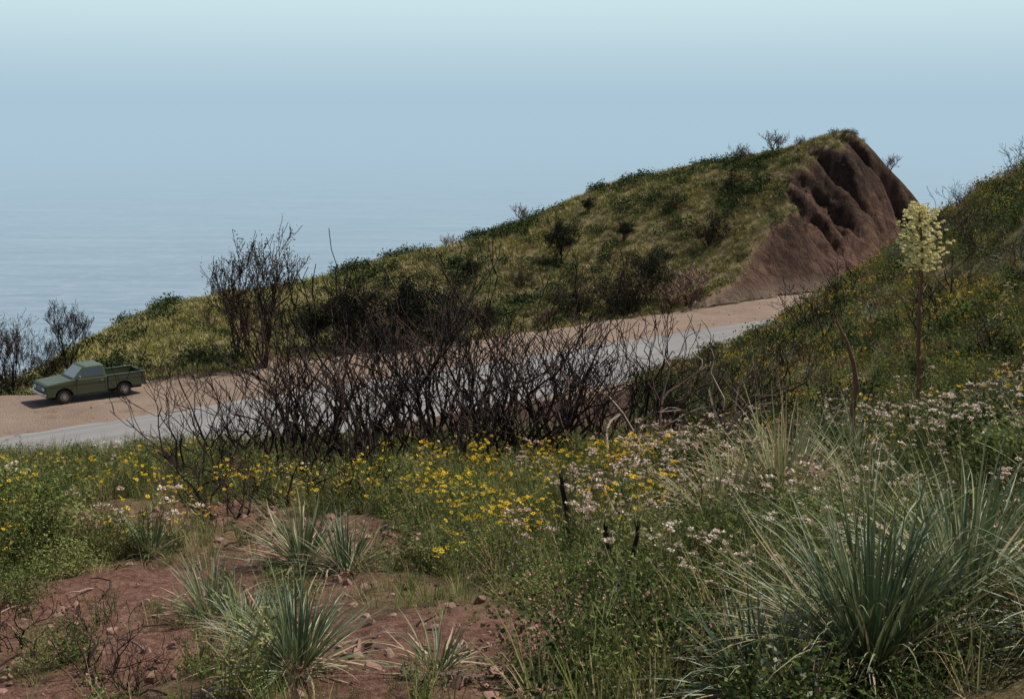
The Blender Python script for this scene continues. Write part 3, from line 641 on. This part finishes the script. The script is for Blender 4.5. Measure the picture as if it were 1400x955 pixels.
# ------------------------------------------------------------------ pickup truck
M['paint']=simple('olive_paint',(.055,.070,.038),.32,0,.08,2,.5)
M['glass']=simple('dark_glass',(.03,.04,.045),.06,0,.1,2,.8)
M['wglass']=simple('windshield_glass',(.26,.29,.29),.08,0,.1,2,.9)  # pale base colour paints a whitish reflection into the glass
M['chrome']=simple('dull_chrome',(.50,.50,.49),.3,.9,.05,3)
M['black']=simple('black_trim',(.015,.015,.015),.5,0,.2)
M['tire']=simple('tire_rubber',(.018,.018,.018),.8,0,.2)
M['rim']=simple('steel_rim',(.16,.15,.14),.5,.3,.2)
M['lens']=simple('headlight_lens',(.6,.6,.58),.1,0,.05,2,.8)
M['amber']=simple('amber_lens',(.5,.15,.02),.3)
M['bed']=simple('bed_liner',(.028,.034,.022),.7)
truck=obj('pickup_truck',None,(-16.45,48.7,ZR-.005),(0,0,math.atan2(-.62,-.78)),.92)
def ext(name,outl,y0,y1,k,bev=.02):
    n=len(outl);v=[(px,y0,pz) for px,pz in outl]+[(px,y1,pz) for px,pz in outl]
    f=[tuple(range(n)),tuple(range(2*n-1,n-1,-1))]+[(i,i+n,(i+1)%n+n,(i+1)%n) for i in range(n)]
    me=bpy.data.meshes.new(name);me.from_pydata(v,[],f);me.update()
    b=bmesh.new();b.from_mesh(me);bmesh.ops.recalc_face_normals(b,faces=b.faces);b.to_mesh(me);b.free()
    me.materials.append(M[k]);o=obj(name,me,parent=truck)
    if bev: 
        mo=o.modifiers.new('b','BEVEL');mo.width=bev;mo.segments=2;mo.limit_method='ANGLE';mo.angle_limit=.6
    return o
def bx(name,x0,x1,y0,y1,z0,z1,k,bev=.008): return ext(name,[(x0,z0),(x1,z0),(x1,z1),(x0,z1)],y0,y1,k,bev)
def arch(cx,r,zb,n=9):
    a0=math.asin(max(-1,min(1,(zb-.31)/r)))
    return [(cx-r*math.cos(a0+(math.pi-2*a0)*i/n),.31+r*math.sin(a0+(math.pi-2*a0)*i/n)) for i in range(n+1)]
fx,rx=1.33,-1.22;W=.77
body=[(-.50,.34)]+arch(fx,.38,.34)+[(2.02,.36),(2.06,.55),(2.05,.84),(1.98,.89),(.86,1.0),(-.50,.98)]
ext('cab_and_hood_body',body,-W,W,'paint',.035)
bside=[(-2.18,.42)]+arch(rx,.38,.42)+[(-.53,.42),(-.53,.98),(-2.18,.98)]
for i,(a,b) in enumerate([(-W,-W+.06),(W-.06,W)]): ext('bed_side_%d'%i,bside,a,b,'paint',.015)
bx('bed_floor',-2.14,-.61,-W+.065,W-.065,.66,.72,'bed');bx('bed_front',-.60,-.54,-W+.065,W-.065,.5,.97,'paint')
bx('tailgate',-2.20,-2.15,-W+.065,W-.065,.45,.965,'paint')
bx('chassis',-2.1,1.9,-.45,.45,.26,.42,'black')
zb,zt=.975,1.47
B=[(.90,-.73),(-.50,-.73),(-.50,.73),(.90,.73)];T=[(.38,-.60),(-.42,-.60),(-.42,.60),(.38,.60)]
v=[(a,b,zb) for a,b in B]+[(a,b,zt) for a,b in T]
me=bpy.data.meshes.new('cab_roof');me.from_pydata(v,[],[(0,1,2,3),(4,7,6,5),(0,4,5,1),(1,5,6,2),(2,6,7,3),(3,7,4,0)]);me.update()
b=bmesh.new();b.from_mesh(me);bmesh.ops.recalc_face_normals(b,faces=b.faces);b.to_mesh(me);b.free()
me.materials.append(M['paint']);o=obj('cab_roof',me,parent=truck);mo=o.modifiers.new('b','BEVEL');mo.width=.045;mo.segments=3
def pane(name,q,u0,u1,v0,v1,k,off=.006):
    q=[Vector(a) for a in q];nrm=(q[1]-q[0]).cross(q[3]-q[0]).normalized();cen=sum(q,Vector())/4
    if nrm.dot(cen-Vector((.1,0,1.2)))<0: nrm=-nrm
    def P(u,v_): return q[0].lerp(q[1],u).lerp(q[3].lerp(q[2],u),v_)+nrm*off
    me=bpy.data.meshes.new(name);me.from_pydata([P(u0,v0),P(u1,v0),P(u1,v1),P(u0,v1)],[],[(0,1,2,3)]);me.materials.append(M[k]);obj(name,me,parent=truck)
vv=[Vector(a) for a in v]
pane('windshield',[vv[0],vv[3],vv[7],vv[4]],.08,.92,.10,.88,'wglass')
pane('rear_window',[vv[1],vv[2],vv[6],vv[5]],.14,.86,.2,.85,'glass')
for i,(a,b,c_,d_) in enumerate([(0,1,5,4),(3,2,6,7)]):
    pane('side_window_%d'%i,[vv[a],vv[b],vv[c_],vv[d_]],.20,.90,.14,.86,'glass')
    pane('vent_window_%d'%i,[vv[a],vv[b],vv[c_],vv[d_]],.09,.18,.14,.70,'glass')
bx('grille',2.03,2.075,-.66,.66,.58,.82,'black',.01)
for j in range(4): bx('grille_bar_%d'%j,2.07,2.082,-.36,.36,.61+.05*j,.62+.05*j,'chrome',0)
def cyl(name,cx,cy,cz,r,w,axis_,k,seg=24,bev=0):
    b=bmesh.new();bmesh.ops.create_cone(b,cap_ends=True,segments=seg,radius1=r,radius2=r,depth=w)
    me=bpy.data.meshes.new(name);b.to_mesh(me);b.free();me.materials.append(M[k])
    o=obj(name,me,(cx,cy,cz),(math.pi/2,0,0) if axis_=='y' else (0,math.pi/2,0),parent=truck)
    if bev: mo=o.modifiers.new('b','BEVEL');mo.width=bev;mo.segments=2;mo.limit_method='ANGLE'
    return o
for i,yy in enumerate([-.57,-.43,.43,.57]): cyl('headlight_%d'%i,2.085,yy,.70,.065,.03,'x','lens')
bx('front_bumper',2.06,2.17,-.78,.78,.42,.54,'chrome',.03)
for yy in(-.6,.6): bx('turn_signal',2.165,2.18,yy-.07,yy+.07,.46,.50,'amber',0)
bx('rear_bumper',-2.32,-2.22,-.70,.70,.42,.52,'chrome',.02)
for i,(cx,sy) in enumerate([(fx,-1),(fx,1),(rx,-1),(rx,1)]):
    cyl('tire_%d'%i,cx,sy*.66,.31,.31,.18,'y','tire',28,.03);cyl('wheel_rim_%d'%i,cx,sy*.745,.31,.18,.03,'y','rim',20);cyl('hub_cap_%d'%i,cx,sy*.765,.31,.08,.03,'y','chrome',16)
for sy in(-1,1):
    y0,y1=sorted((sy*(W-.01),sy*(W+.004)))
    for j,xx in enumerate([.80,-.40]): bx('door_seam',xx-.008,xx+.008,y0,y1,.42,.96,'black',0)
    bx('body_crease',-2.1,1.95,y0,y1+.001,.765,.775,'black',0)
    y0,y1=sorted((sy*(W),sy*(W+.025)));bx('door_handle',-.34,-.22,y0,y1,.83,.855,'chrome',.004)
    y0,y1=sorted((sy*(W-.02),sy*(W+.16)));bx('mirror',.66,.70,y0+.0,y1,1.06,1.16,'chrome',.01)
    y0,y1=sorted((sy*(W-.07),sy*(W+.012)));bx('bed_rail',-2.19,-.54,y0,y1,.98,1.01,'paint',.008)
    y0,y1=sorted((sy*(.60),sy*(.74)));bx('tail_light',-2.215,-2.2,y0,y1,.62,.82,'amber',0)
bx('wiper_cowl',.86,.97,-.66,.66,.99,1.0,'black',0)
sc.view_settings.view_transform='Standard';sc.view_settings.look='None';sc.view_settings.exposure=0
print('OK')
